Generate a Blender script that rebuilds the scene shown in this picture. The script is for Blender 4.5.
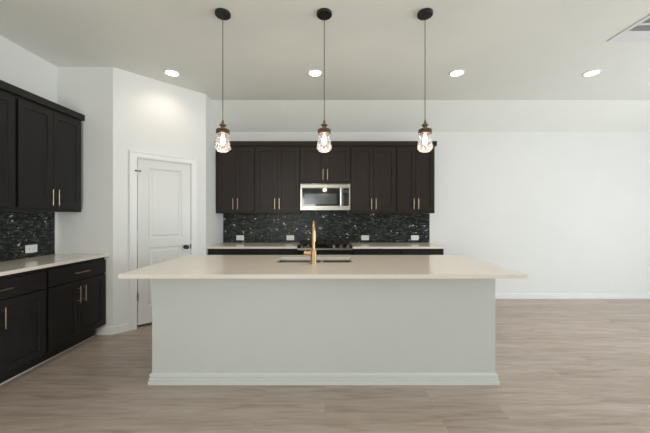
import bpy, bmesh, math, random
from mathutils import Vector, Matrix
random.seed(7)
C = bpy.context.scene
for o in list(bpy.data.objects):
    bpy.data.objects.remove(o)
PI = math.pi
H = 1.338          # camera height
CEIL = 3.04

# ------------------------------------------------------------------ camera
cam_d = bpy.data.cameras.new('camera')
cam = bpy.data.objects.new('camera', cam_d)
C.collection.objects.link(cam)
cam.location = (0, 0, H)
cam.rotation_euler = (PI / 2, 0, 0)
cam_d.sensor_width = 36.0
cam_d.lens = 36.0 * 300.0 / 650.0
cam_d.clip_start = 0.05
C.camera = cam

# ------------------------------------------------------------------ world, daylight, exposure
w = bpy.data.worlds.new('sky'); C.world = w; w.use_nodes = True
bg = w.node_tree.nodes['Background']
bg.inputs['Color'].default_value = (0.72, 0.86, 1.0, 1)
bg.inputs['Strength'].default_value = 1.5
C.view_settings.view_transform = 'Standard'
C.view_settings.look = 'None'
C.view_settings.exposure = 0.0
C.view_settings.gamma = 1.0
C.view_settings.use_curve_mapping = False

def area(name, loc, rot, sx, sy, power, col):
    l = bpy.data.lights.new(name, 'AREA'); l.shape = 'RECTANGLE'
    l.size = sx; l.size_y = sy; l.energy = power; l.color = col
    o = bpy.data.objects.new(name, l); C.collection.objects.link(o)
    o.location = loc; o.rotation_euler = rot
    return o
# daylight just outside each window opening
DAY = (0.90, 0.945, 1.0)
area('daylight_patio', (7.3, 1.0, 1.15), (0, PI / 2 + 0.30, 0), 2.2, 3.6, 286, DAY)
area('daylight_rear', (-1.3, -3.95, 1.45), (PI / 2 + 0.35, 0, 0), 1.8, 1.5, 122, (0.99, 0.98, 0.94))

# ------------------------------------------------------------------ materials
def newmat(name):
    m = bpy.data.materials.new(name); m.use_nodes = True
    nt = m.node_tree
    return m, nt, nt.nodes['Principled BSDF']
def simple(name, col, rough=0.5, metal=0.0, noise=0.0, nscale=8.0, bump=0.0, bscale=200.0, spec=None, stretch=(1, 1, 1)):
    m, nt, b = newmat(name)
    b.inputs['Base Color'].default_value = (*col, 1)
    b.inputs['Roughness'].default_value = rough
    b.inputs['Metallic'].default_value = metal
    if spec is not None: b.inputs['Specular IOR Level'].default_value = spec
    tc = nt.nodes.new('ShaderNodeTexCoord')
    mp = nt.nodes.new('ShaderNodeMapping'); mp.inputs['Scale'].default_value = stretch
    nt.links.new(tc.outputs['Object'], mp.inputs['Vector'])
    if noise:
        n = nt.nodes.new('ShaderNodeTexNoise'); n.inputs['Scale'].default_value = nscale
        n.inputs['Detail'].default_value = 4
        nt.links.new(mp.outputs[0], n.inputs['Vector'])
        r = nt.nodes.new('ShaderNodeValToRGB')
        r.color_ramp.elements[0].position = 0.3; r.color_ramp.elements[1].position = 0.7
        r.color_ramp.elements[0].color = (*[c * (1 - noise) for c in col], 1)
        r.color_ramp.elements[1].color = (*[min(1, c * (1 + noise)) for c in col], 1)
        nt.links.new(n.outputs['Fac'], r.inputs['Fac'])
        nt.links.new(r.outputs['Color'], b.inputs['Base Color'])
    if bump:
        n = nt.nodes.new('ShaderNodeTexNoise'); n.inputs['Scale'].default_value = bscale
        nt.links.new(mp.outputs[0], n.inputs['Vector'])
        bp = nt.nodes.new('ShaderNodeBump'); bp.inputs['Strength'].default_value = bump
        bp.inputs['Distance'].default_value = 0.002
        nt.links.new(n.outputs['Fac'], bp.inputs['Height'])
        nt.links.new(bp.outputs['Normal'], b.inputs['Normal'])
    return m

M = {}
M['wall'] = simple('wall_paint', (0.79, 0.79, 0.765), 0.7, noise=0.01, nscale=3, bump=0.15, bscale=120)
M['ceiling'] = simple('ceiling_paint', (0.84, 0.85, 0.80), 0.85, noise=0.01, nscale=3, bump=0.2, bscale=90)
M['trim'] = simple('trim_paint', (0.83, 0.83, 0.815), 0.4, noise=0.01, nscale=5)
M['island'] = simple('island_paint_shaded', (0.60, 0.61, 0.575), 0.5, noise=0.01, nscale=4, bump=0.1, bscale=120)  # wall paint darkened: shade on the island front is in the colour
M['islandtrim'] = simple('island_trim_shaded', (0.69, 0.70, 0.67), 0.45, noise=0.01)  # trim white darkened less, with the same island shade in its colour
M['matteblack'] = simple('matte_black', (0.008, 0.008, 0.008), 0.95, noise=0.05, spec=0.02)
M['door'] = simple('door_paint', (0.72, 0.72, 0.69), 0.35, noise=0.01, nscale=5)
M['cab'] = simple('espresso_lacquer', (0.027, 0.0195, 0.0165), 0.40, noise=0.12, nscale=6, spec=0.2, stretch=(6, 6, 0.7))
M['cabdark'] = simple('black_lacquer', (0.020, 0.019, 0.018), 0.40, noise=0.12, nscale=6, spec=0.2, stretch=(6, 6, 0.7))
M['toe'] = simple('toe_kick_black', (0.01, 0.009, 0.009), 0.5, noise=0.1)
M['pull'] = simple('champagne_gold', (0.52, 0.40, 0.30), 0.34, 1.0, noise=0.06, nscale=40)
M['gold'] = simple('brushed_gold', (0.52, 0.34, 0.18), 0.34, 1.0, noise=0.06, nscale=40)
M['steel'] = simple('brushed_steel', (0.32, 0.305, 0.27), 0.30, 1.0, noise=0.05, nscale=14, stretch=(0.6, 1, 14))
M['polished'] = simple('polished_steel', (0.72, 0.70, 0.66), 0.3, 1.0, noise=0.03)
M['basin'] = simple('sink_steel', (0.16, 0.155, 0.145), 0.38, 1.0, noise=0.05)
M['steeldark'] = simple('dark_steel', (0.20, 0.20, 0.20), 0.35, 1.0, noise=0.05)
M['blackglass'] = simple('black_glass', (0.012, 0.014, 0.014), 0.06, noise=0.02)
M['screen'] = simple('oven_window_mesh', (0.055, 0.065, 0.065), 0.16, noise=0.1, nscale=150)
M['iron'] = simple('cast_iron', (0.012, 0.012, 0.012), 0.55, bump=0.4, bscale=300)
M['black'] = simple('black_metal', (0.012, 0.012, 0.012), 0.4, noise=0.1)
M['bronze'] = simple('aged_bronze', (0.17, 0.12, 0.085), 0.4, 0.9, noise=0.25, nscale=40)
M['brass'] = simple('antique_brass', (0.30, 0.215, 0.145), 0.4, 1.0, noise=0.15, nscale=40)
M['cord'] = simple('dark_cord', (0.035, 0.035, 0.03), 0.6, noise=0.1)
M['plastic'] = simple('white_plastic', (0.82, 0.82, 0.80), 0.35, noise=0.01)
M['slot'] = simple('dark_slot', (0.03, 0.03, 0.03), 0.6, noise=0.05)
M['vent'] = simple('vent_enamel', (0.80, 0.80, 0.80), 0.45, noise=0.01)
M['duct'] = simple('duct_grey', (0.30, 0.305, 0.305), 0.7, noise=0.05)
M['caulk'] = simple('white_caulk', (0.62, 0.60, 0.57), 0.5, noise=0.03)
M['ground'] = simple('patio_concrete', (0.45, 0.44, 0.42), 0.9, noise=0.1, nscale=4)

def quartz():
    m, nt, b = newmat('cream_quartz')
    tc = nt.nodes.new('ShaderNodeTexCoord')
    n = nt.nodes.new('ShaderNodeTexNoise'); n.inputs['Scale'].default_value = 3.5; n.inputs['Detail'].default_value = 6
    n2 = nt.nodes.new('ShaderNodeTexNoise'); n2.inputs['Scale'].default_value = 260; n2.inputs['Detail'].default_value = 2
    nt.links.new(tc.outputs['Object'], n.inputs['Vector']); nt.links.new(tc.outputs['Object'], n2.inputs['Vector'])
    r = nt.nodes.new('ShaderNodeValToRGB')
    r.color_ramp.elements[0].position = 0.3; r.color_ramp.elements[0].color = (0.85, 0.77, 0.68, 1)
    r.color_ramp.elements[1].position = 0.7; r.color_ramp.elements[1].color = (0.88, 0.80, 0.71, 1)
    r2 = nt.nodes.new('ShaderNodeValToRGB')
    r2.color_ramp.elements[0].position = 0.35; r2.color_ramp.elements[0].color = (0.93, 0.92, 0.91, 1)
    r2.color_ramp.elements[1].position = 0.55; r2.color_ramp.elements[1].color = (1, 1, 1, 1)
    mx = nt.nodes.new('ShaderNodeMixRGB'); mx.blend_type = 'MULTIPLY'; mx.inputs[0].default_value = 1
    nt.links.new(n.outputs['Fac'], r.inputs[0]); nt.links.new(n2.outputs['Fac'], r2.inputs[0])
    nt.links.new(r.outputs[0], mx.inputs[1]); nt.links.new(r2.outputs[0], mx.inputs[2])
    nt.links.new(mx.outputs[0], b.inputs['Base Color'])
    b.inputs['Roughness'].default_value = 0.13
    return m
M['quartz'] = quartz()

def floor_mat():
    m, nt, b = newmat('oak_vinyl_plank')
    N, L = nt.nodes.new, nt.links.new
    tc = N('ShaderNodeTexCoord')
    br = N('ShaderNodeTexBrick'); br.offset = 0.37; br.inputs['Scale'].default_value = 1
    br.inputs['Brick Width'].default_value = 1.22; br.inputs['Row Height'].default_value = 0.18
    br.inputs['Mortar Size'].default_value = 0.0012; br.inputs['Mortar Smooth'].default_value = 0.2
    br.inputs['Color1'].default_value = (0, 0, 0, 1); br.inputs['Color2'].default_value = (1, 1, 1, 1)
    br.inputs['Mortar'].default_value = (0.5, 0.5, 0.5, 1)
    L(tc.outputs['Object'], br.inputs['Vector'])
    # each plank shifts its grain
    add = N('ShaderNodeVectorMath'); add.operation = 'MULTIPLY_ADD'
    add.inputs[1].default_value = (7.3, 3.1, 9.0)
    L(br.outputs['Color'], add.inputs[0]); L(tc.outputs['Object'], add.inputs[2])
    mp = N('ShaderNodeMapping'); mp.inputs['Scale'].default_value = (1.5, 13.0, 1)
    L(add.outputs[0], mp.inputs['Vector'])
    g = N('ShaderNodeTexNoise'); g.inputs['Scale'].default_value = 1.6; g.inputs['Detail'].default_value = 7
    g.inputs['Roughness'].default_value = 0.55; g.inputs['Distortion'].default_value = 0.6
    L(mp.outputs[0], g.inputs['Vector'])
    mp2 = N('ShaderNodeMapping'); mp2.inputs['Scale'].default_value = (3.0, 90.0, 1)
    L(add.outputs[0], mp2.inputs['Vector'])
    f = N('ShaderNodeTexNoise'); f.inputs['Scale'].default_value = 1.5; f.inputs['Detail'].default_value = 3
    L(mp2.outputs[0], f.inputs['Vector'])
    r = N('ShaderNodeValToRGB')
    e = r.color_ramp.elements
    e[0].position = 0.28; e[0].color = (0.37, 0.275, 0.215, 1)
    e[1].position = 0.72; e[1].color = (0.56, 0.475, 0.42, 1)
    k = e.new(0.48); k.color = (0.485, 0.39, 0.325, 1)
    L(g.outputs['Fac'], r.inputs[0])
    tone = N('ShaderNodeMapRange'); tone.inputs['To Min'].default_value = 0.91; tone.inputs['To Max'].default_value = 1.07
    L(br.outputs['Color'], tone.inputs['Value'])
    ft = N('ShaderNodeMapRange'); ft.inputs['To Min'].default_value = 0.86; ft.inputs['To Max'].default_value = 1.14
    L(f.outputs['Fac'], ft.inputs['Value'])
    mu = N('ShaderNodeMath'); mu.operation = 'MULTIPLY'; L(tone.outputs[0], mu.inputs[0]); L(ft.outputs[0], mu.inputs[1])
    seam = N('ShaderNodeMapRange'); seam.inputs['To Min'].default_value = 1.0; seam.inputs['To Max'].default_value = 0.72
    L(br.outputs['Fac'], seam.inputs['Value'])
    mu2 = N('ShaderNodeMath'); mu2.operation = 'MULTIPLY'; L(mu.outputs[0], mu2.inputs[0]); L(seam.outputs[0], mu2.inputs[1])
    vm = N('ShaderNodeVectorMath'); vm.operation = 'SCALE'; L(r.outputs[0], vm.inputs[0]); L(mu2.outputs[0], vm.inputs['Scale'])
    L(vm.outputs[0], b.inputs['Base Color'])
    b.inputs['Roughness'].default_value = 0.36
    bp = N('ShaderNodeBump'); bp.inputs['Strength'].default_value = 0.15; bp.inputs['Distance'].default_value = 0.001
    L(f.outputs['Fac'], bp.inputs['Height']); L(bp.outputs[0], b.inputs['Normal'])
    return m
M['floor'] = floor_mat()

def marble():
    m, nt, b = newmat('black_marble_mosaic')
    N, L = nt.nodes.new, nt.links.new
    tc = N('ShaderNodeTexCoord')
    def band(scale, stretch, width, lo, hi, mscale, dist, seed):
        mp = N('ShaderNodeMapping'); mp.inputs['Scale'].default_value = stretch; mp.inputs['Location'].default_value = (seed, seed * 2, seed)
        L(tc.outputs['Object'], mp.inputs['Vector'])
        n = N('ShaderNodeTexNoise'); n.inputs['Scale'].default_value = scale; n.inputs['Detail'].default_value = 2
        n.inputs['Distortion'].default_value = dist; L(mp.outputs[0], n.inputs['Vector'])
        s_ = N('ShaderNodeMath'); s_.operation = 'SUBTRACT'; s_.inputs[1].default_value = 0.5; L(n.outputs['Fac'], s_.inputs[0])
        a = N('ShaderNodeMath'); a.operation = 'ABSOLUTE'; L(s_.outputs[0], a.inputs[0])
        v = N('ShaderNodeMapRange'); v.inputs['From Min'].default_value = width * 0.4; v.inputs['From Max'].default_value = width
        v.inputs['To Min'].default_value = 1; v.inputs['To Max'].default_value = 0; L(a.outputs[0], v.inputs['Value'])
        k = N('ShaderNodeTexNoise'); k.inputs['Scale'].default_value = mscale; k.inputs['Detail'].default_value = 1; L(mp.outputs[0], k.inputs['Vector'])
        g = N('ShaderNodeMapRange'); g.inputs['From Min'].default_value = lo; g.inputs['From Max'].default_value = hi; L(k.outputs['Fac'], g.inputs['Value'])
        mu = N('ShaderNodeMath'); mu.operation = 'MULTIPLY'; L(v.outputs[0], mu.inputs[0]); L(g.outputs[0], mu.inputs[1])
        return mu
    big = band(10, (1, 1, 1.4), 0.045, 0.64, 0.72, 14, 1.0, 3.1)
    fine = band(20, (1, 1, 3.0), 0.035, 0.40, 0.60, 14, 1.2, 8.4)
    sc = N('ShaderNodeMath'); sc.operation = 'MULTIPLY'; sc.inputs[1].default_value = 0.24; L(fine.outputs[0], sc.inputs[0])
    sm = N('ShaderNodeMath'); sm.operation = 'ADD'; sm.use_clamp = True; L(big.outputs[0], sm.inputs[0]); L(sc.outputs[0], sm.inputs[1])
    mx = N('ShaderNodeMixRGB'); mx.inputs[1].default_value = (0.017, 0.020, 0.018, 1); mx.inputs[2].default_value = (0.70, 0.70, 0.67, 1)
    L(sm.outputs[0], mx.inputs[0]); L(mx.outputs[0], b.inputs['Base Color'])
    b.inputs['Roughness'].default_value = 0.3; b.inputs['Specular IOR Level'].default_value = 0.12
    return m
M['marble'] = marble()

def thin_glass(name, tint, refl):
    m = bpy.data.materials.new(name); m.use_nodes = True; nt = m.node_tree
    nt.nodes.clear(); N, L = nt.nodes.new, nt.links.new
    out = N('ShaderNodeOutputMaterial'); tr = N('ShaderNodeBsdfTransparent'); gl = N('ShaderNodeBsdfGlossy')
    tr.inputs[0].default_value = (*tint, 1); gl.inputs['Roughness'].default_value = 0.04
    lw = N('ShaderNodeLayerWeight'); lw.inputs['Blend'].default_value = refl
    mx = N('ShaderNodeMixShader'); L(lw.outputs['Facing'], mx.inputs[0]); L(tr.outputs[0], mx.inputs[1]); L(gl.outputs[0], mx.inputs[2])
    L(mx.outputs[0], out.inputs[0])
    return m
M['glass'] = thin_glass('seeded_glass', (0.90, 0.92, 0.92), 0.16)
def milky(m, fac):
    nt = m.node_tree; N, L = nt.nodes.new, nt.links.new
    out = nt.nodes['Material Output']; src = out.inputs[0].links[0].from_socket
    t = N('ShaderNodeBsdfTranslucent'); t.inputs[0].default_value = (0.95, 0.93, 0.90, 1)
    tc = N('ShaderNodeTexCoord'); n = N('ShaderNodeTexNoise'); n.inputs['Scale'].default_value = 60
    L(tc.outputs['Object'], n.inputs['Vector'])
    mr = N('ShaderNodeMapRange'); mr.inputs['To Min'].default_value = fac * 0.6; mr.inputs['To Max'].default_value = fac * 1.4
    L(n.outputs['Fac'], mr.inputs['Value'])
    mx = N('ShaderNodeMixShader'); L(mr.outputs[0], mx.inputs[0]); L(src, mx.inputs[1]); L(t.outputs[0], mx.inputs[2]); L(mx.outputs[0], out.inputs[0])
milky(M['glass'], 0.022)
M['pane'] = thin_glass('window_glass', (0.96, 0.98, 0.98), 0.15)

def emit(name, col, s):
    m, nt, b = newmat(name)
    b.inputs['Base Color'].default_value = (*col, 1)
    b.inputs['Emission Color'].default_value = (*col, 1)
    b.inputs['Emission Strength'].default_value = s
    return m
M['led'] = emit('led_lens', (1.0, 0.93, 0.84), 9)
M['bulb'] = emit('bulb_glow', (1.0, 0.90, 0.80), 2.2)

# ------------------------------------------------------------------ mesh helpers
class MB:
    def __init__(s): s.bm = bmesh.new()
    def _merge(s, b2, mat=None):
        if mat is not None: b2.transform(mat)
        me = bpy.data.meshes.new('t'); b2.to_mesh(me); b2.free(); s.bm.from_mesh(me); bpy.data.meshes.remove(me)
    def box(s, x0, x1, y0, y1, z0, z1, bev=0.0, mat=None):
        b = bmesh.new(); bmesh.ops.create_cube(b, size=1)
        for v in b.verts:
            v.co = Vector(((x0 + x1) / 2 + v.co.x * (x1 - x0), (y0 + y1) / 2 + v.co.y * (y1 - y0), (z0 + z1) / 2 + v.co.z * (z1 - z0)))
        if bev: bmesh.ops.bevel(b, geom=list(b.edges), offset=bev, segments=2, profile=0.5, affect='EDGES')
        s._merge(b, mat); return s
    def lathe(s, prof, c=(0, 0, 0), axis='Z', seg=32, caps=True):
        b = bmesh.new(); rings = []
        for r, z in prof:
            rings.append([b.verts.new((r * math.cos(2 * PI * i / seg), r * math.sin(2 * PI * i / seg), z)) for i in range(seg)])
        for a, d in zip(rings, rings[1:]):
            for i in range(seg):
                b.faces.new((a[i], a[(i + 1) % seg], d[(i + 1) % seg], d[i]))
        if caps:
            b.faces.new(list(reversed(rings[0]))); b.faces.new(rings[-1])
        R = {'Z': Matrix.Identity(4), 'X': Matrix.Rotation(PI / 2, 4, 'Y'), 'Y': Matrix.Rotation(-PI / 2, 4, 'X')}[axis]
        s._merge(b, Matrix.Translation(c) @ R); return s
    def tube(s, pts, rad, seg=14):
        pts = [Vector(p) for p in pts]; n = len(pts)
        if not hasattr(rad, '__len__'): rad = [rad] * n
        b = bmesh.new(); rings = []; up = None
        for i, p in enumerate(pts):
            t = (pts[min(i + 1, n - 1)] - pts[max(i - 1, 0)]).normalized()
            if up is None:
                up = t.orthogonal().normalized()
            up = (up - t * up.dot(t)).normalized(); sd = t.cross(up)
            rings.append([b.verts.new(p + rad[i] * (math.cos(2 * PI * k / seg) * up + math.sin(2 * PI * k / seg) * sd)) for k in range(seg)])
        for a, d in zip(rings, rings[1:]):
            for k in range(seg): b.faces.new((a[k], a[(k + 1) % seg], d[(k + 1) % seg], d[k]))
        b.faces.new(list(reversed(rings[0]))); b.faces.new(rings[-1])
        s._merge(b); return s
    def ring(s, o, i, z0, z1):
        """slab o=(x0,x1,y0,y1) with holes; i = list of holes sharing one y range"""
        b = bmesh.new()
        xs = sorted({o[0], o[1]} | {h[0] for h in i} | {h[1] for h in i}); ys = [o[2], i[0][2], i[0][3], o[3]]
        def hole(a, c):
            return c == 1 and any(abs(xs[a] - h[0]) < 1e-6 for h in i)
        for a in range(len(xs) - 1):
            for c in range(3):
                if hole(a, c): continue
                for z, fl in ((z1, 0), (z0, 1)):
                    q = [b.verts.new((x, y, z)) for x, y in ((xs[a], ys[c]), (xs[a + 1], ys[c]), (xs[a + 1], ys[c + 1]), (xs[a], ys[c + 1]))]
                    b.faces.new(q[::-1] if fl else q)
        for rc, fl in [(o, 0)] + [(h, 1) for h in i]:
            co = [(rc[0], rc[2]), (rc[1], rc[2]), (rc[1], rc[3]), (rc[0], rc[3])]
            for k in range(4):
                p, q = co[k], co[(k + 1) % 4]
                f = [b.verts.new((*p, z0)), b.verts.new((*q, z0)), b.verts.new((*q, z1)), b.verts.new((*p, z1))]
                b.faces.new(f[::-1] if fl else f)
        bmesh.ops.remove_doubles(b, verts=list(b.verts), dist=1e-5)
        s._merge(b); return s
    def sweep(s, path, prof, closed=False):
        """profile (out, z) swept along a floor path; 'out' is to the right of travel"""
        n = len(path); P = [Vector(p) for p in path]; b = bmesh.new(); rings = []
        def nrm(a, c):
            d = (c - a).normalized(); return Vector((d.y, -d.x))
        for k in range(n):
            if closed: n1, n2 = nrm(P[k - 1], P[k]), nrm(P[k], P[(k + 1) % n])
            else:
                n1 = nrm(P[k - 1], P[k]) if k else nrm(P[0], P[1])
                n2 = nrm(P[k], P[k + 1]) if k < n - 1 else n1
            m_ = (n1 + n2).normalized(); m_ = m_ / max(0.2, m_.dot(n1))
            rings.append([b.verts.new((P[k].x + m_.x * o, P[k].y + m_.y * o, z)) for o, z in prof])
        for k in range(n if closed else n - 1):
            a, d = rings[k], rings[(k + 1) % n]
            for j in range(len(prof)):
                j2 = (j + 1) % len(prof); b.faces.new((a[j], d[j], d[j2], a[j2]))
        if not closed: b.faces.new(rings[0]); b.faces.new(rings[-1][::-1])
        bmesh.ops.recalc_face_normals(b, faces=list(b.faces))
        s._merge(b); return s
    def panel(s, x0, x1, z0, z1, yf, yb, panels, steps):
        """slab in the XZ plane, front at yf facing -Y; panels share an x range; steps = (inset, depth)"""
        b = bmesh.new()
        xs = [x0, panels[0][0], panels[0][1], x1]; zs = [z0]
        for p in panels: zs += [p[2], p[3]]
        zs.append(z1)
        def q(a, y, rev=False):
            f = [b.verts.new((x, y, z)) for x, z in a]; b.faces.new(f[::-1] if rev else f)
        for a in range(3):
            for c in range(len(zs) - 1):
                R = ((xs[a], zs[c]), (xs[a + 1], zs[c]), (xs[a + 1], zs[c + 1]), (xs[a], zs[c + 1]))
                if not (a == 1 and c % 2 == 1): q(R, yf)
        for p in panels:
            cur = (p[0], p[1], p[2], p[3], yf)
            for ins, dep in steps:
                nx = (p[0] + ins, p[1] - ins, p[2] + ins, p[3] - ins, yf + dep)
                A = [(cur[0], cur[4], cur[2]), (cur[1], cur[4], cur[2]), (cur[1], cur[4], cur[3]), (cur[0], cur[4], cur[3])]
                B = [(nx[0], nx[4], nx[2]), (nx[1], nx[4], nx[2]), (nx[1], nx[4], nx[3]), (nx[0], nx[4], nx[3])]
                for k in range(4):
                    b.faces.new([b.verts.new(v) for v in (A[k], A[(k + 1) % 4], B[(k + 1) % 4], B[k])])
                cur = nx
            q(((cur[0], cur[2]), (cur[1], cur[2]), (cur[1], cur[3]), (cur[0], cur[3])), cur[4])
        q(((x0, z0), (x1, z0), (x1, z1), (x0, z1)), yb, True)
        co = [(x0, z0), (x1, z0), (x1, z1), (x0, z1)]
        for k in range(4):
            p, r = co[k], co[(k + 1) % 4]
            b.faces.new([b.verts.new(v) for v in ((p[0], yb, p[1]), (r[0], yb, r[1]), (r[0], yf, r[1]), (p[0], yf, p[1]))])
        bmesh.ops.remove_doubles(b, verts=list(b.verts), dist=1e-5)
        s._merge(b); return s
    def build(s, name, mat, parent=None, smooth=False):
        me = bpy.data.meshes.new(name); s.bm.to_mesh(me); s.bm.free()
        me.materials.append(mat)
        if smooth:
            me.shade_smooth()
            try: me.set_sharp_from_angle(angle=math.radians(38))
            except Exception: pass
        o = bpy.data.objects.new(name, me); C.collection.objects.link(o)
        if parent is not None: o.parent = parent
        return o

def thing(name, label, cat, loc=(0, 0, 0), rz=0.0, group=None):
    o = bpy.data.objects.new(name, None); C.collection.objects.link(o); o.empty_display_size = 0.05
    o.location = loc; o.rotation_euler = (0, 0, rz); o['label'] = label; o['category'] = cat
    if group: o['group'] = group
    return o
def tag(o, label, cat, group=None):
    o['label'] = label; o['category'] = cat
    if group: o['group'] = group
    return o
def struct(o):
    o['kind'] = 'structure'; return o
def dup(root, loc, label):
    r = root.copy(); C.collection.objects.link(r); r.location = loc; r['label'] = label
    for ch in list(root.children):
        c = ch.copy(); C.collection.objects.link(c); c.parent = r
        for g in list(ch.children):
            d = g.copy(); C.collection.objects.link(d); d.parent = c
    return r

# ------------------------------------------------------------------ the room
XL, YE, YB = -3.047, 3.417, 4.90             # left wall, end wall, back wall
XS = -1.660                                  # side wall of the pantry
A = Vector((-2.415, YE)); B = Vector((XS, 4.18))
XR, YR = 7.0, -3.6                           # right and rear walls
struct(MB().box(XL - 0.2, XR + 0.2, YR - 0.2, YB + 0.2, -0.12, 0).build('floor', M['floor']))
struct(MB().box(-14, 20, -16, 14, -0.30, -0.14).build('ground', M['ground']))
# ceiling: flat, then sloping down to the back wall
m = MB(); bm = m.bm
sec = [(YR - 0.1, CEIL), (4.386, CEIL), (YB + 0.1, 2.719 - 0.1 * (CEIL - 2.719) / (YB - 4.386)), (YB + 0.1, CEIL + 0.25), (YR - 0.1, CEIL + 0.25)]
va = [bm.verts.new((XL - 0.1, y, z)) for y, z in sec]; vb = [bm.verts.new((XR + 0.1, y, z)) for y, z in sec]
for k in range(5):
    k2 = (k + 1) % 5; bm.faces.new((va[k], va[k2], vb[k2], vb[k]))
bm.faces.new(va); bm.faces.new(vb[::-1]); bmesh.ops.recalc_face_normals(bm, faces=list(bm.faces))
struct(m.build('ceiling', M['ceiling']))
struct(MB().box(XL - 0.12, XL, YR - 0.1, YB + 0.1, 0, CEIL + 0.02).build('wall_left', M['wall']))
struct(MB().box(XL - 0.1, XR + 0.1, YB, YB + 0.12, 0, CEIL + 0.02).build('wall_back', M['wall']))
# end wall beside the left cabinets (its corner meets the angled wall)
m = MB(); bm = m.bm
def prism(bm, poly, z0, z1):
    lo = [bm.verts.new((*p, z0)) for p in poly]; hi = [bm.verts.new((*p, z1)) for p in poly]; n = len(poly)
    for k in range(n): bm.faces.new((lo[k], lo[(k + 1) % n], hi[(k + 1) % n], hi[k]))
    bm.faces.new(lo[::-1]); bm.faces.new(hi); bmesh.ops.recalc_face_normals(bm, faces=list(bm.faces))
prism(bm, [(XL, YE), (A.x, A.y), (A.x - 0.05, A.y + 0.11), (XL, YE + 0.11)], 0, CEIL + 0.01)
struct(m.build('wall_end', M['wall']))
D = (B - A).normalized(); LEN = (B - A).length; DRZ = math.atan2(D.y, D.x)
# angled pantry wall, local x along it, front facing -Y
WT = 0.11; d0, d1, dh = 0.236, 0.874, 2.044
m = MB(); bm = m.bm
prism(bm, [(0, 0), (d0, 0), (d0, WT), (-0.02, WT)], 0, CEIL + 0.01)
prism(bm, [(d1, 0), (LEN, 0), (LEN - 0.04, WT), (d1, WT)], 0, CEIL + 0.01)
m.box(d0, d1, 0, WT, dh, CEIL + 0.01)
o = struct(m.build('wall_pantry', M['wall'])); o.location = (A.x, A.y, 0); o.rotation_euler.z = DRZ
m = MB(); prism(m.bm, [(B.x, B.y), (XS, YB), (XS - 0.11, YB), (XS - 0.11, B.y + 0.02)], 0, CEIL + 0.01)
struct(m.build('wall_side', M['wall']))
# right wall with patio opening, rear wall with two windows
py0, py1, pz1 = -0.9, 2.9, 2.4
m = MB()
m.box(XR, XR + 0.14, YR - 0.1, py0, 0, CEIL + 0.02); m.box(XR, XR + 0.14, py1, YB + 0.1, 0, CEIL + 0.02); m.box(XR, XR + 0.14, py0, py1, pz1, CEIL + 0.02)
struct(m.build('wall_right', M['wall']))
wins = [(-2.25, -0.35)]; wz0, wz1 = 0.7, 2.4
m = MB(); xs = [XL - 0.1, -2.25, -0.35, XR + 0.1]
for i in (0, 2): m.box(xs[i], xs[i + 1], YR - 0.14, YR, 0, CEIL + 0.02)
for a, b_ in wins:
    m.box(a, b_, YR - 0.14, YR, 0, wz0); m.box(a, b_, YR - 0.14, YR, wz1, CEIL + 0.02)
struct(m.build('wall_rear', M['wall']))
for n, (a, b_) in enumerate(wins, 1):
    m = MB()
    for x in (a, (a + b_) / 2 - 0.025, b_ - 0.05): m.box(x, x + 0.05, YR - 0.10, YR - 0.04, wz0, wz1)
    for z in (wz0, wz1 - 0.05): m.box(a, b_, YR - 0.10, YR - 0.04, z, z + 0.05)
    f = struct(m.build('window_%d' % n, M['trim']))
    MB().box(a, b_, YR - 0.073, YR - 0.067, wz0, wz1).build('pane', M['pane'], f)
    MB().box(a - 0.05, b_ + 0.05, YR, YR + 0.06, wz0 - 0.03, wz0).build('sill', M['trim'], f)
m = MB()
for y in (py0, 0.34, 1.62, py1 - 0.06): m.box(XR + 0.03, XR + 0.09, y, y + 0.06, 0, pz1)
for z in (0.0, pz1 - 0.06): m.box(XR + 0.03, XR + 0.09, py0, py1, z, z + 0.06)
f = struct(m.build('window_2', M['trim']))
MB().box(XR + 0.057, XR + 0.063, py0, py1, 0.03, pz1 - 0.03).build('pane', M['pane'], f)

# baseboards
BP = [(0, 0), (0.022, 0), (0.022, 0.030), (0.012, 0.033), (0.012, 0.040), (0.018, 0.042), (0.018, 0.053), (0.008, 0.056), (0.008, 0.063), (0.014, 0.065), (0.014, 0.077), (0.004, 0.088), (0, 0.088)]
CAS = 0.078                                   # door casing width
struct(MB().sweep([(XR, YB), (1.73, YB)][::-1], BP).build('baseboard_back', M['trim']))
p1 = A + D * (d0 - CAS)
struct(MB().sweep([(-2.62, YE), (A.x, A.y), (p1.x, p1.y)], BP).build('baseboard_pantry', M['trim']))
p2 = A + D * (d1 + CAS)
struct(MB().sweep([(p2.x, p2.y), (B.x, B.y), (XS, 4.215)], BP).build('baseboard_side', M['trim']))
struct(MB().sweep([(XR, py0), (XR, YR)], BP).build('baseboard_right', M['trim']))
struct(MB().sweep([(XR, YB), (XR, py1)], BP).build('baseboard_corner', M['trim']))
struct(MB().sweep([(XR, YR), (XL, YR)], BP).build('baseboard_rear', M['trim']))
struct(MB().sweep([(XL, YR), (XL, 1.2)], BP).build('baseboard_left', M['trim']))

# ------------------------------------------------------------------ pantry door (part of the room)
door = bpy.data.objects.new('door_1', None); C.collection.objects.link(door); struct(door)
door.location = (A.x, A.y, 0); door.rotation_euler.z = DRZ
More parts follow.
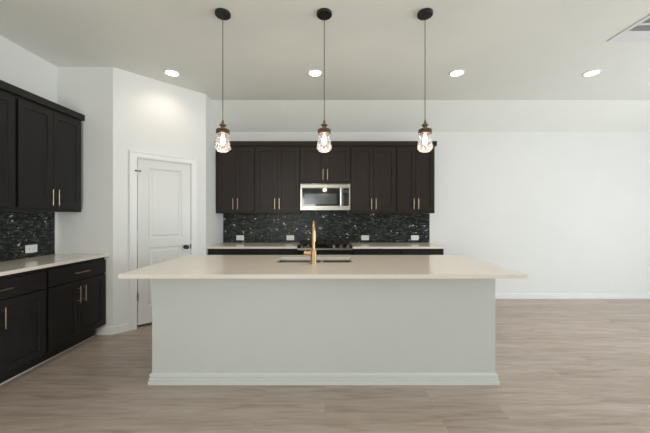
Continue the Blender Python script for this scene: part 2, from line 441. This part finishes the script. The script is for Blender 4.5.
# casing: stepped profile, mitred
def casing(parent):
    m = MB(); bm = m.bm
    prof = [(0, 0), (0.0, 0.010), (0.012, 0.014), (0.05, 0.016), (0.062, 0.021), (CAS, 0.021), (CAS, 0)]   # outwards, thickness
    pts = [((d0, 0), (-1, 0)), ((d0, dh), (-1, 1)), ((d1, dh), (1, 1)), ((d1, 0), (1, 0))]
    rings = [[bm.verts.new((p[0] + n[0] * o_, -t, p[1] + n[1] * o_)) for o_, t in prof] for p, n in pts]
    for a, d in zip(rings, rings[1:]):
        for j in range(len(prof)):
            j2 = (j + 1) % len(prof); bm.faces.new((a[j], d[j], d[j2], a[j2]))
    bm.faces.new(rings[0]); bm.faces.new(rings[-1][::-1]); bmesh.ops.recalc_face_normals(bm, faces=list(bm.faces))
    return m.build('door_casing', M['trim'], parent)
casing(door)
m = MB()
m.box(d0, d0 + 0.006, 0.0, WT, 0, dh); m.box(d1 - 0.006, d1, 0.0, WT, 0, dh); m.box(d0, d1, 0.0, WT, dh - 0.006, dh)
m.box(d0 + 0.006, d0 + 0.018, 0.05, 0.08, 0, dh - 0.006); m.box(d1 - 0.018, d1 - 0.006, 0.05, 0.08, 0, dh - 0.006)
m.build('door_jamb', M['trim'], door)
s0, s1 = d0 + 0.012, d1 - 0.009
m = MB().panel(s0, s1, 0.034, dh - 0.009, 0.004, 0.040, [(s0 + 0.115, s1 - 0.115, 0.245, 0.955), (s0 + 0.115, s1 - 0.115, 1.065, 1.932)],
               [(0.006, 0.006), (0.014, 0.010), (0.030, 0.010), (0.044, 0.003)])
slab = m.build('door_panel', M['door'], door)
m = MB().lathe([(0.028, 0), (0.028, 0.006), (0.012, 0.010), (0.011, 0.034), (0.020, 0.040), (0.028, 0.052), (0.028, 0.060), (0.020, 0.070), (0.006, 0.074)], (0, 0, 0), 'Y', 24)
m.bm.transform(Matrix.Translation((s1 - 0.066, 0.004, 0.935)) @ Matrix.Rotation(PI, 4, 'Z'))
k = m.build('door_knob', M['black'], slab, True); k['label'] = 'black round door knob'
k = MB().box(s1 - 0.004, s1 + 0.009, -0.002, 0.003, 0.905, 0.965).build('strike_plate', M['black'], door)
for i, z in enumerate((1.882, 1.12, 0.376)):
    h_ = MB().lathe([(0.004, -0.048), (0.0065, -0.045), (0.0065, 0.045), (0.004, 0.048)], (d0 + 0.008, -0.006, z), 'Z', 12).build('hinge', M['steeldark'] if i == 2 else M['trim'], door, True)
    if i == 0:
        MB().tube([(d0 - 0.020, -0.026, z), (d0 - 0.006, -0.018, z), (d0 - 0.005, -0.018, z), (d0 + 0.022, -0.018, z), (d0 + 0.023, -0.018, z), (d0 + 0.038, -0.018, z)], [0.009, 0.009, 0.004, 0.004, 0.009, 0.009], 8).build('hinge_stop', M['black'], h_, True)

# ------------------------------------------------------------------ cabinets
def bar_pull(cx, cz, yf, length, vertical, parent, r=0.0043):
    m = MB(); h2 = length / 2; so = 0.030
    if vertical:
        m.box(cx - r, cx + r, yf - so - r, yf - so + r, cz - h2, cz + h2, 0.0018)
        for s in (-1, 1): m.tube([(cx, yf, cz + s * h2 * 0.74), (cx, yf - so, cz + s * h2 * 0.74)], 0.0042, 8)
    else:
        m.box(cx - h2, cx + h2, yf - so - r, yf - so + r, cz - r, cz + r, 0.0018)
        for s in (-1, 1): m.tube([(cx + s * h2 * 0.74, yf, cz), (cx + s * h2 * 0.74, yf - so, cz)], 0.0042, 8)
    return m.build('handle', M['pull'], parent)
def shaker(x0, x1, z0, z1, yf, mat, parent, name='door', st=0.058):
    m = MB().panel(x0, x1, z0, z1, yf, yf + 0.019, [(x0 + st, x1 - st, z0 + st, z1 - st)], [(0.002, 0.008), (0.003, 0.0095)])
    return m.build(name, mat, parent)
G = 0.002
UZ0, UZ1 = 1.388, 2.406
def upper(label, w_, loc, rz, mat, depth, z0=UZ0, z1=UZ1, hlen=0.165, group=None, dl=None, dr=None):
    """origin at the middle of the back, front faces -Y"""
    t = thing('wall_cabinet', label, 'cabinet', loc, rz, group)
    h = w_ / 2
    MB().box(-h, h, -depth + 0.022, 0, z0, z1).build('body', mat, t)
    a0 = -h + 0.010 if dl is None else dl; a1 = h - 0.010 if dr is None else dr; mid = (a0 + a1) / 2
    for sx, (x0, x1) in ((-1, (a0, mid - 0.0018)), (1, (mid + 0.0018, a1))):
        d_ = shaker(x0, x1, z0 + 0.036, z1 - 0.030, -depth, mat, t)
        bar_pull(mid + sx * 0.034, z0 + 0.036 + 0.022 + hlen / 2, -depth, hlen, True, d_)
    return t
UD = 0.372
backx = [-1.656, -1.063, -0.378, 0.386, 1.078, 1.662]
labs = ['dark brown upper cabinet at the left end of the back wall', 'dark brown upper cabinet just left of the microwave',
        'short upper cabinet mounted directly above the microwave', 'dark brown upper cabinet just right of the microwave',
        'dark brown upper cabinet at the right end of the back wall']
for i in range(5):
    a, b_ = backx[i] + 0.001, backx[i + 1] - 0.001
    c = (a + b_) / 2
    kw = dict(dl=-(b_ - a) / 2 + 0.035) if i == 0 else {}
    upper(labs[i], b_ - a, (c, YB - 0.0015, 0), 0, M['cab'], UD - 0.0015, z0=UZ0 if i != 2 else 1.835, hlen=0.165 if i != 2 else 0.155,
          group='upper cabinets on the back wall', **kw)
lefty = [3.403, 2.683, 1.963, 1.243]
labs = ['black upper cabinet nearest the white end wall corner, both door pulls in view', 'black upper cabinet cut off by the left edge of the photo',
        'black upper cabinet farthest from the end wall corner']
LD = 0.302
for i in range(3):
    c = (lefty[i] + lefty[i + 1]) / 2
    upper(labs[i], 0.718, (XL, c, 0), PI / 2, M['cabdark'], LD, z1=2.424, dl=-0.359 + 0.003, dr=0.359 - 0.024, group='upper cabinets on the left wall')
# crown moulding along the cabinet tops
CP = [(0, 0), (0.003, 0.0), (0.003, 0.02), (0.012, 0.03), (0.012, 0.070), (0, 0.070)]
CP = [(o_, z + 2.4245) for o_, z in CP]
xe = backx[-1]
def fascia(lo, hi, t): return [(-0.02, lo), (t, lo), (t, hi - 0.012), (t + 0.003, hi - 0.010), (t + 0.003, hi), (-0.02, hi)]
o = MB().sweep([(-1.659, YB - UD + 0.02), (xe, YB - UD + 0.02), (xe, YB - 0.002)], fascia(2.4065, 2.474, 0.026)).build('cabinet_crown', M['cab'])
tag(o, 'dark crown strip along the tops of the back wall cabinets', 'molding')
o = MB().sweep([(XL + LD - 0.02, 1.243), (XL + LD - 0.02, 3.416)], fascia(2.4245, 2.489, 0.030)).build('cabinet_crown', M['cabdark'])
tag(o, 'black crown strip along the tops of the left wall cabinets', 'molding')

CT0, CT1 = 0.885, 0.915
def base(label, w_, loc, rz, mat, depth, toe=0.085, group=None, pull=0.185):
    t = thing('base_cabinet', label, 'cabinet', loc, rz, group); h = w_ / 2
    m = MB().box(-h, h, -depth + 0.021, 0, 0.105, CT0 - 0.001); m.build('body', mat, t)
    MB().box(-h, h - (0.055 if w_ in (ly[0] - ly[1] - 0.002,) else 0), -depth + toe, -0.02, 0.0, 0.1045).build('toe_kick', M['toe'], t)
    dr = MB().panel(-h + 0.014, h - 0.010, 0.700, 0.850, -depth, -depth + 0.019, [(-h + 0.014 + 0.012, h - 0.022, 0.712, 0.838)], [(0.001, 0.0)]).build('drawer', mat, t)
    bar_pull(0.0, 0.775, -depth, pull, False, dr)
    for sx, (x0, x1) in ((-1, (-h + 0.014, 0.0002)), (1, (0.0038, h - 0.010))):
        d_ = shaker(x0, x1, 0.117, 0.688, -depth, mat, t)
        bar_pull(0.002 + sx * 0.034, 0.688 - 0.052 - 0.083, -depth, 0.166, True, d_)
    return t
BD = XL * -1 - 2.490
ly = [3.4165, 2.690, 1.862, 1.16]
labs = ['black base cabinet at the end wall with all three gold pulls in view', 'black base cabinet cut off by the left edge of the photo',
        'black base cabinet farthest from the end wall corner']
for i in range(3):
    base(labs[i], ly[i] - ly[i + 1] - 0.002, (XL + G, (ly[i] + ly[i + 1]) / 2, 0), PI / 2, M['cabdark'], BD - G, group='base cabinets on the left wall')
struct(MB().box(-2.582, -2.574, 1.16, 3.355, 0, 0.012).build('trim_1', M['caulk']))
bb = [(-1.657, -1.060), (-1.060, -0.392), (0.389, 1.070), (1.070, 1.680)]
labs = ['dark base cabinet at the left end of the back wall', 'dark base cabinet just left of the range', 'dark base cabinet just right of the range',
        'dark base cabinet at the right end of the back wall']
for (a, b_), lb in zip(bb, labs):
    base(lb, b_ - a - 0.002, ((a + b_) / 2, YB - G, 0), 0, M['cabdark'], 0.670, group='base cabinets on the back wall')

# countertops
def top(label, x0, x1, y0, y1):
    o = MB().box(x0, x1, y0, y1, CT0, CT1, 0.002).build('countertop', M['quartz']); return tag(o, label, 'countertop')
top('cream quartz countertop on the black cabinets along the left wall', XL + 0.011, -2.462, 1.16, YE - 0.001)
top('short cream countertop on the back wall, left of the range', -1.658, -0.390, 4.205, YB - 0.011)
top('short cream countertop on the back wall, right of the range', 0.387, 1.700, 4.205, YB - 0.011)
# backsplashes
o = MB().box(XS + 0.001, 1.705, YB - 0.010, YB - 0.001, CT1 - 0.01, UZ0 - 0.001).box(-0.366, 0.376, YB - 0.010, YB - 0.001, UZ0 - 0.001, 1.426).build('backsplash', M['marble'])
tag(o, 'black marbled mosaic backsplash on the back wall behind the range', 'backsplash')
o = MB().box(XL + 0.001, XL + 0.010, 1.16, YE - 0.045, CT1 - 0.01, UZ0 - 0.001).build('backsplash', M['marble'])
tag(o, 'black marbled backsplash on the left wall above the long counter', 'backsplash')

# outlets
ot = thing('wall_outlet', 'white outlet on backsplash left of range, nearest the pantry wall', 'outlet', (-1.382, YB - 0.0105, 0.992))
MB().box(-0.062, 0.062, -0.006, 0, -0.040, 0.040, 0.002).build('cover_plate', M['plastic'], ot)
for s in (-1, 1):
    r = MB().box(s * 0.024 - 0.017, s * 0.024 + 0.017, -0.008, -0.005, -0.017, 0.017, 0.0012).build('receptacle', M['plastic'], ot)
    m = MB()
    for z in (-0.007, 0.007): m.box(s * 0.024 - 0.005, s * 0.024 + 0.005, -0.0084, -0.0076, z - 0.001, z + 0.001)
    m.box(s * 0.024 - 0.012, s * 0.024 - 0.008, -0.0084, -0.0076, -0.002, 0.002); m.build('slot', M['slot'], r)
dup(ot, (-0.565, YB - 0.0105, 0.992), 'white outlet on backsplash immediately left of the range')
dup(ot, (0.654, YB - 0.0105, 0.992), 'white outlet on backsplash immediately right of the range')
dup(ot, (1.463, YB - 0.0105, 0.992), 'white outlet on backsplash near its far right end')
o = dup(ot, (XL + 0.0105, 3.10, 1.005), 'white outlet on the left wall backsplash above the long counter'); o.rotation_euler.z = PI / 2

# ------------------------------------------------------------------ microwave
mw = thing('microwave', 'stainless microwave with dark window above the range', 'microwave', (0.0045, YB, 1.434))
hw = 0.374; F = -0.41
MB().box(-hw, hw, F + 0.03, -0.001, 0.0, 0.393, 0.002).build('body', M['matteblack'], mw)
m = MB(); m.box(-hw, hw, F, F + 0.028, 0.336, 0.393, 0.003)      # top steel band with the vent
m.build('top_band', M['steel'], mw)
m = MB().box(-hw + 0.02, hw - 0.02, F - 0.0006, F + 0.002, 0.378, 0.384).build('vent_slot', M['slot'], mw)
dx = 0.262
dm = MB().ring((-hw, dx, 0.0, 0.334), [(-hw + 0.028, dx - 0.003, 0.062, 0.330)], 0, 0.028)
dm.bm.transform(Matrix(((1, 0, 0, 0), (0, 0, 1, F), (0, 1, 0, 0), (0, 0, 0, 1))))
bmesh.ops.recalc_face_normals(dm.bm, faces=list(dm.bm.faces))
dd = dm.build('door', M['steel'], mw)
MB().box(-hw + 0.028, dx - 0.003, F + 0.003, F + 0.026, 0.062, 0.330).build('door_glass', M['blackglass'], dd)
MB().box(-hw + 0.062, dx - 0.092, F + 0.0015, F + 0.004, 0.088, 0.245).build('window', M['screen'], dd)
m = MB().tube([(dx - 0.035, F - 0.034, 0.066), (dx - 0.035, F - 0.034, 0.332)], 0.0135, 16)
for z in (0.09, 0.31): m.box(dx - 0.043, dx - 0.027, F - 0.024, F + 0.001, z - 0.008, z + 0.008)
m.build('handle', M['polished'], dd, True)
m = MB().ring((dx + 0.001, hw, 0.0, 0.334), [(dx + 0.004, hw - 0.02, 0.062, 0.330)], 0, 0.028)
m.bm.transform(Matrix(((1, 0, 0, 0), (0, 0, 1, F), (0, 1, 0, 0), (0, 0, 0, 1)))); bmesh.ops.recalc_face_normals(m.bm, faces=list(m.bm.faces))
cp = m.build('control_panel', M['steel'], mw)
MB().box(dx + 0.004, hw - 0.02, F + 0.002, F + 0.026, 0.062, 0.330).build('keypad', M['blackglass'], cp)
for r in range(5):
    for q in range(3):
        MB().box(dx + 0.018 + q * 0.023, dx + 0.034 + q * 0.023, F + 0.0012, F + 0.003, 0.085 + r * 0.026, 0.098 + r * 0.026).build('button', M['slot'], cp)
MB().box(dx + 0.018, hw - 0.03, F + 0.0012, F + 0.003, 0.262, 0.300).build('display', M['screen'], cp)
MB().box(-hw + 0.03, hw - 0.03, F + 0.05, -0.05, -0.006, 0.001).build('grease_filter', M['matteblack'], mw)

# ------------------------------------------------------------------ range
rg = thing('gas_range', 'stainless gas range with front knobs on the back wall', 'range', (-0.0015, YB, 0))
hw = 0.3845; F = -0.72
MB().box(-hw, hw, F + 0.045, -0.012, 0.02, 0.905).build('body', M['steeldark'], rg)
MB().box(-hw, hw, F + 0.10, -0.012, 0.905, 0.922, 0.003).build('cooktop', M['blackglass'], rg)
m = MB(); bm = m.bm   # sloped control panel
sec = [(F, 0.872), (F, 0.895), (F + 0.10, 0.935), (F + 0.10, 0.872)]
va = [bm.verts.new((-hw, y, z)) for y, z in sec]; vb = [bm.verts.new((hw, y, z)) for y, z in sec]
for k in range(4): bm.faces.new((va[k], va[(k + 1) % 4], vb[(k + 1) % 4], vb[k]))
bm.faces.new(va[::-1]); bm.faces.new(vb); bmesh.ops.recalc_face_normals(bm, faces=list(bm.faces))
cp = m.build('control_panel', M['steel'], rg)
sl = math.atan2(0.04, 0.10)
for x in (-0.325, -0.235, 0.125, 0.225, 0.325):
    m = MB().lathe([(0.026, 0), (0.026, 0.005), (0.020, 0.008), (0.0185, 0.030), (0.014, 0.033)], (0, 0, 0), 'Z', 20)
    m.box(-0.003, 0.003, -0.019, 0.019, 0.030, 0.038)
    m.bm.transform(Matrix.Translation((x, F + 0.05, 0.916)) @ Matrix.Rotation(sl, 4, 'X'))
    m.build('knob', M['steel'], cp, True)
m = MB().box(-0.13, 0.05, -0.026, 0.026, -0.001, 0.0015); m.bm.transform(Matrix.Translation((0, F + 0.05, 0.9155)) @ Matrix.Rotation(sl, 4, 'X'))
m.build('display', M['blackglass'], cp)
for cx in (-0.245, 0.0, 0.245):
    m = MB(); g0, g1 = cx - 0.117, cx + 0.117; y0, y1 = F + 0.13, -0.05
    for x in (g0, g1 - 0.012): m.box(x, x + 0.012, y0, y1, 0.945, 0.957, 0.002)
    for y in (y0, y1 - 0.012): m.box(g0, g1, y, y + 0.012, 0.945, 0.957, 0.002)
    m.box(cx - 0.005, cx + 0.005, y0, y1, 0.947, 0.959)
    for y in (y0 + 0.14, (y0 + y1) / 2, y1 - 0.14): m.box(g0, g1, y - 0.005, y + 0.005, 0.947, 0.959)
    for x in (g0 + 0.006, g1 - 0.006):
        for y in (y0 + 0.006, y1 - 0.006): m.box(x - 0.006, x + 0.006, y - 0.006, y + 0.006, 0.922, 0.946)
    m.build('grate', M['iron'], rg)
for x, y in ((-0.245, F + 0.27), (-0.245, -0.19), (0, -0.325), (0.245, F + 0.27), (0.245, -0.19)):
    MB().lathe([(0.045, 0), (0.045, 0.008), (0.036, 0.010), (0.034, 0.018), (0.0, 0.019)], (x, y, 0.922), 'Z', 24, caps=False).build('burner', M['iron'], rg, True)
od = MB().box(-hw + 0.002, hw - 0.002, F + 0.012, F + 0.044, 0.24, 0.866, 0.004).build('oven_door', M['blackglass'], rg)
MB().box(-hw + 0.06, hw - 0.06, F + 0.0105, F + 0.014, 0.32, 0.70).build('oven_window', M['screen'], od)
m = MB().tube([(-hw + 0.04, F - 0.03, 0.80), (hw - 0.04, F - 0.03, 0.80)], 0.011, 12)
for x in (-hw + 0.07, hw - 0.07): m.tube([(x, F - 0.03, 0.80), (x, F + 0.013, 0.80)], 0.008, 8)
m.build('handle', M['steel'], od, True)
dw = MB().box(-hw + 0.002, hw - 0.002, F + 0.012, F + 0.044, 0.06, 0.232, 0.004).build('drawer', M['steel'], rg)
for x in (-0.34, 0.34):
    for y in (F + 0.1, -0.08): MB().lathe([(0.015, 0), (0.015, 0.021)], (x, y, 0), 'Z', 10).build('foot', M['black'], rg)

# ------------------------------------------------------------------ island
isl = thing('kitchen_island', 'large white kitchen island with stepped base trim in the room centre', 'kitchen island', (-0.01, 0, 0))
ix0, ix1, iy0, iy1 = -1.374, 1.374, 2.402, 3.255
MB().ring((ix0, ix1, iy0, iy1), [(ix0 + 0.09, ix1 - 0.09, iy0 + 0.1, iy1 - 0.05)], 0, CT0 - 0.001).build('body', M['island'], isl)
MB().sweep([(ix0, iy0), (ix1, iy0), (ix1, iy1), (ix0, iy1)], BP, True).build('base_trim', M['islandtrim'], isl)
SX, SW = -0.105, 0.36; sy0, sy1 = 2.765, 3.105
o = MB().ring((-1.511, 1.485, 2.19, 3.30), [(SX - SW, SX + SW, sy0, sy1)], CT0, CT1).build('countertop', M['quartz'])
md = o.modifiers.new('edge', 'BEVEL'); md.width = 0.002; md.segments = 2; md.limit_method = 'ANGLE'
tag(o, 'wide cream quartz top of the centre island, around the sink', 'countertop')
# undermount double sink
sk = thing('kitchen_sink', 'stainless double bowl sink set into the island top', 'sink', (SX, (sy0 + sy1) / 2, CT0))
sd = (sy1 - sy0) / 2; dv = 0.075
holes = [(-SW + 0.002, dv - 0.014, -sd + 0.002, sd - 0.002), (dv + 0.014, SW - 0.002, -sd + 0.002, sd - 0.002)]
MB().ring((-SW - 0.03, SW + 0.03, -sd - 0.03, sd + 0.03), holes, -0.005, -0.0005).build('rim', M['steel'], sk)
for hx0, hx1, hy0, hy1 in holes:
    m = MB(); bm = m.bm
    for t in (0.0, 0.0022):
        lo = [bm.verts.new((x, y, -0.19 - t)) for x, y in ((hx0 + 0.012 - t, hy0 + 0.012 - t), (hx1 - 0.012 + t, hy0 + 0.012 - t), (hx1 - 0.012 + t, hy1 - 0.012 + t), (hx0 + 0.012 - t, hy1 - 0.012 + t))]
        hi = [bm.verts.new((x, y, -0.004)) for x, y in ((hx0 - t, hy0 - t), (hx1 + t, hy0 - t), (hx1 + t, hy1 + t), (hx0 - t, hy1 + t))]
        for k in range(4):
            f = (lo[k], hi[k], hi[(k + 1) % 4], lo[(k + 1) % 4]); bm.faces.new(f if t == 0 else f[::-1])
        bm.faces.new(lo if t == 0 else lo[::-1])
    bs = m.build('basin', M['basin'], sk)
    MB().lathe([(0.045, 0), (0.045, 0.003), (0.030, 0.003), (0.026, 0.0005)], ((hx0 + hx1) / 2, 0, -0.1898), 'Z', 20).build('drain', M['steeldark'], bs, True)
# faucet
fx, fy = -0.103, 2.675
fc = thing('faucet', 'brushed gold gooseneck faucet on the island beside the sink', 'faucet', (fx, fy, CT1))
MB().lathe([(0.0285, 0), (0.0285, 0.006), (0.0265, 0.010), (0.0265, 0.115), (0.0235, 0.124), (0.016, 0.130)], (0, 0, 0), 'Z', 28).build('base', M['gold'], fc, True)
pts = [(0, 0, 0.125), (0, 0, 0.20), (0, 0, 0.28)]; rad = [0.0155, 0.014, 0.0125]
R_ = 0.085
for k in range(1, 15):
    a = PI * k / 14 * 0.98; pts.append((0, R_ - R_ * math.cos(a), 0.318 + R_ * math.sin(a))); rad.append(0.0115)
pts = [(x, y, z if z < 0.3 else 0.29 + (z - 0.318)) for x, y, z in pts]
MB().tube(pts, rad, 18).build('spout', M['gold'], fc, True)
e = pts[-1]
MB().lathe([(0.010, -0.11), (0.0165, -0.105), (0.0165, -0.03), (0.012, 0.0)], e, 'Z', 18).build('spray_head', M['gold'], fc, True)
m = MB().tube([(-0.02, 0, 0.098), (-0.082, 0, 0.098), (-0.085, 0, 0.098)], [0.0195, 0.0195, 0.016], 18)
m.tube([(-0.068, 0, 0.10), (-0.072, 0.03, 0.135), (-0.074, 0.05, 0.150)], [0.006, 0.005, 0.005], 10)
m.build('lever', M['gold'], fc, True)

# ------------------------------------------------------------------ pendants
def point(name, loc, power, col, rad, parent=None):
    l = bpy.data.lights.new(name, 'POINT'); l.energy = power; l.color = col; l.shadow_soft_size = rad
    o = bpy.data.objects.new(name, l); C.collection.objects.link(o); o.location = loc
    if parent is not None: o.parent = parent
    return o
pd = thing('pendant_light', 'black canopy pendant with glass jar shade, leftmost of the three', 'pendant light', (-0.855, 2.51, CEIL), 0, 'pendant lights over the island')
MB().lathe([(0.060, -0.022), (0.064, -0.018), (0.064, 0.0)], (0, 0, 0), 'Z', 36).build('canopy', M['black'], pd, True)
MB().tube([(0, 0, -0.02), (0, 0, -0.90)], 0.0030, 8).build('cord', M['cord'], pd, True)
MB().lathe([(0.004, -0.890), (0.008, -0.900), (0.011, -0.918), (0.013, -0.926), (0.027, -0.932), (0.028, -0.942), (0.015, -0.948), (0.017, -0.956), (0.021, -0.966), (0.021, -0.974)], (0, 0, 0), 'Z', 24).build('socket', M['brass'], pd, True)
MB().lathe([(0.018, -0.972), (0.050, -0.973), (0.055, -0.979), (0.055, -0.985), (0.052, -0.988), (0.055, -0.992), (0.055, -1.010), (0.050, -1.014)], (0, 0, 0), 'Z', 32).build('cap', M['bronze'], pd, True)
gp = [(0.047, -1.012), (0.052, -1.018), (0.0535, -1.05), (0.057, -1.09), (0.062, -1.118), (0.0635, -1.130), (0.061, -1.138), (0.048, -1.148), (0.040, -1.158), (0.020, -1.163), (0.001, -1.165)]
MB().lathe(gp, (0, 0, 0), 'Z', 36, caps=False).build('glass_shade', M['glass'], pd, True)
MB().lathe([(0.010, -1.005), (0.011, -1.022), (0.016, -1.040), (0.020, -1.060), (0.020, -1.078), (0.014, -1.096), (0.001, -1.103)], (0, 0, 0), 'Z', 24, caps=False).build('bulb', M['bulb'], pd, True)
p2_ = dup(pd, (-0.006, 2.51, CEIL), 'black canopy pendant with glass jar shade, middle of the three')
p3_ = dup(pd, (0.837, 2.51, CEIL), 'black canopy pendant with glass jar shade, rightmost of the three')
WARM = (1.0, 0.86, 0.72)
for p in (pd, p2_, p3_):
    point('pendant_glow', (p.location.x, 2.51, CEIL - 1.128), 6.3, WARM, 0.03)

# ------------------------------------------------------------------ recessed lights
rl = thing('recessed_light', 'round recessed ceiling light closest to the pantry door wall', 'ceiling light', (-1.815, 3.56, CEIL), 0, 'recessed lights in the ceiling')
MB().lathe([(0.068, -0.003), (0.076, -0.007), (0.090, -0.004), (0.092, 0.0), (0.070, 0.0), (0.068, -0.003)], (0, 0, 0), 'Z', 36, caps=False).build('trim_ring', M['trim'], rl, True)
MB().lathe([(0.0685, -0.004), (0.0685, 0.0)], (0, 0, 0), 'Z', 36).build('lens', M['led'], rl)
cans = [(-1.815, 'x'), (-0.118, 'round recessed ceiling light seen beside the middle pendant cord'), (1.566, 'round recessed ceiling light to the right of the rightmost pendant'),
        (3.167, 'rightmost round recessed ceiling light, above the empty floor')]
for i, (x, lb) in enumerate(cans):
    if i: dup(rl, (x, 3.56, CEIL), lb)
    l = bpy.data.lights.new('downlight', 'SPOT'); l.energy = 9.5; l.color = (1.0, 0.84, 0.72)
    l.spot_size = math.radians(150); l.spot_blend = 0.7; l.shadow_soft_size = 0.06
    o = bpy.data.objects.new('downlight', l); C.collection.objects.link(o); o.location = (x, 3.56, CEIL - 0.012)

# ------------------------------------------------------------------ ceiling vent
vt = thing('ceiling_vent', 'white rectangular ceiling vent at the upper right corner of the photo', 'vent', (2.735, 2.91, CEIL))
# local x to the right, y towards the back (far edge at 0), hangs below the ceiling
VW, VL = 0.40, 0.62
MB().ring((0, VW, -VL, 0), [(0.035, VW - 0.035, -VL + 0.028, -0.028)], -0.008, 0).build('frame', M['vent'], vt)
MB().box(0.03, VW - 0.03, -VL + 0.02, -0.02, -0.0015, 0).build('duct_opening', M['duct'], vt)
for y in (-0.155, -0.265, -0.375, -0.485):
    MB().box(0.03, VW - 0.03, y - 0.012, y + 0.012, -0.009, -0.001, 0.001).build('crossbar', M['vent'], vt)
def slats(y0, y1, tilt, n):
    for k in range(n):
        y = y0 + (y1 - y0) * (k + 0.5) / n
        m = MB().box(0.034, VW - 0.034, -0.009, 0.009, -0.0006, 0.0006)
        m.bm.transform(Matrix.Translation((0, y, -0.006)) @ Matrix.Rotation(tilt, 4, 'X'))
        m.build('slat', M['vent'], vt)
slats(-0.140, -0.030, 0.05, 7)
for a in (-0.25, -0.36, -0.47, -0.59): slats(a, a + 0.085, 0.75, 6)
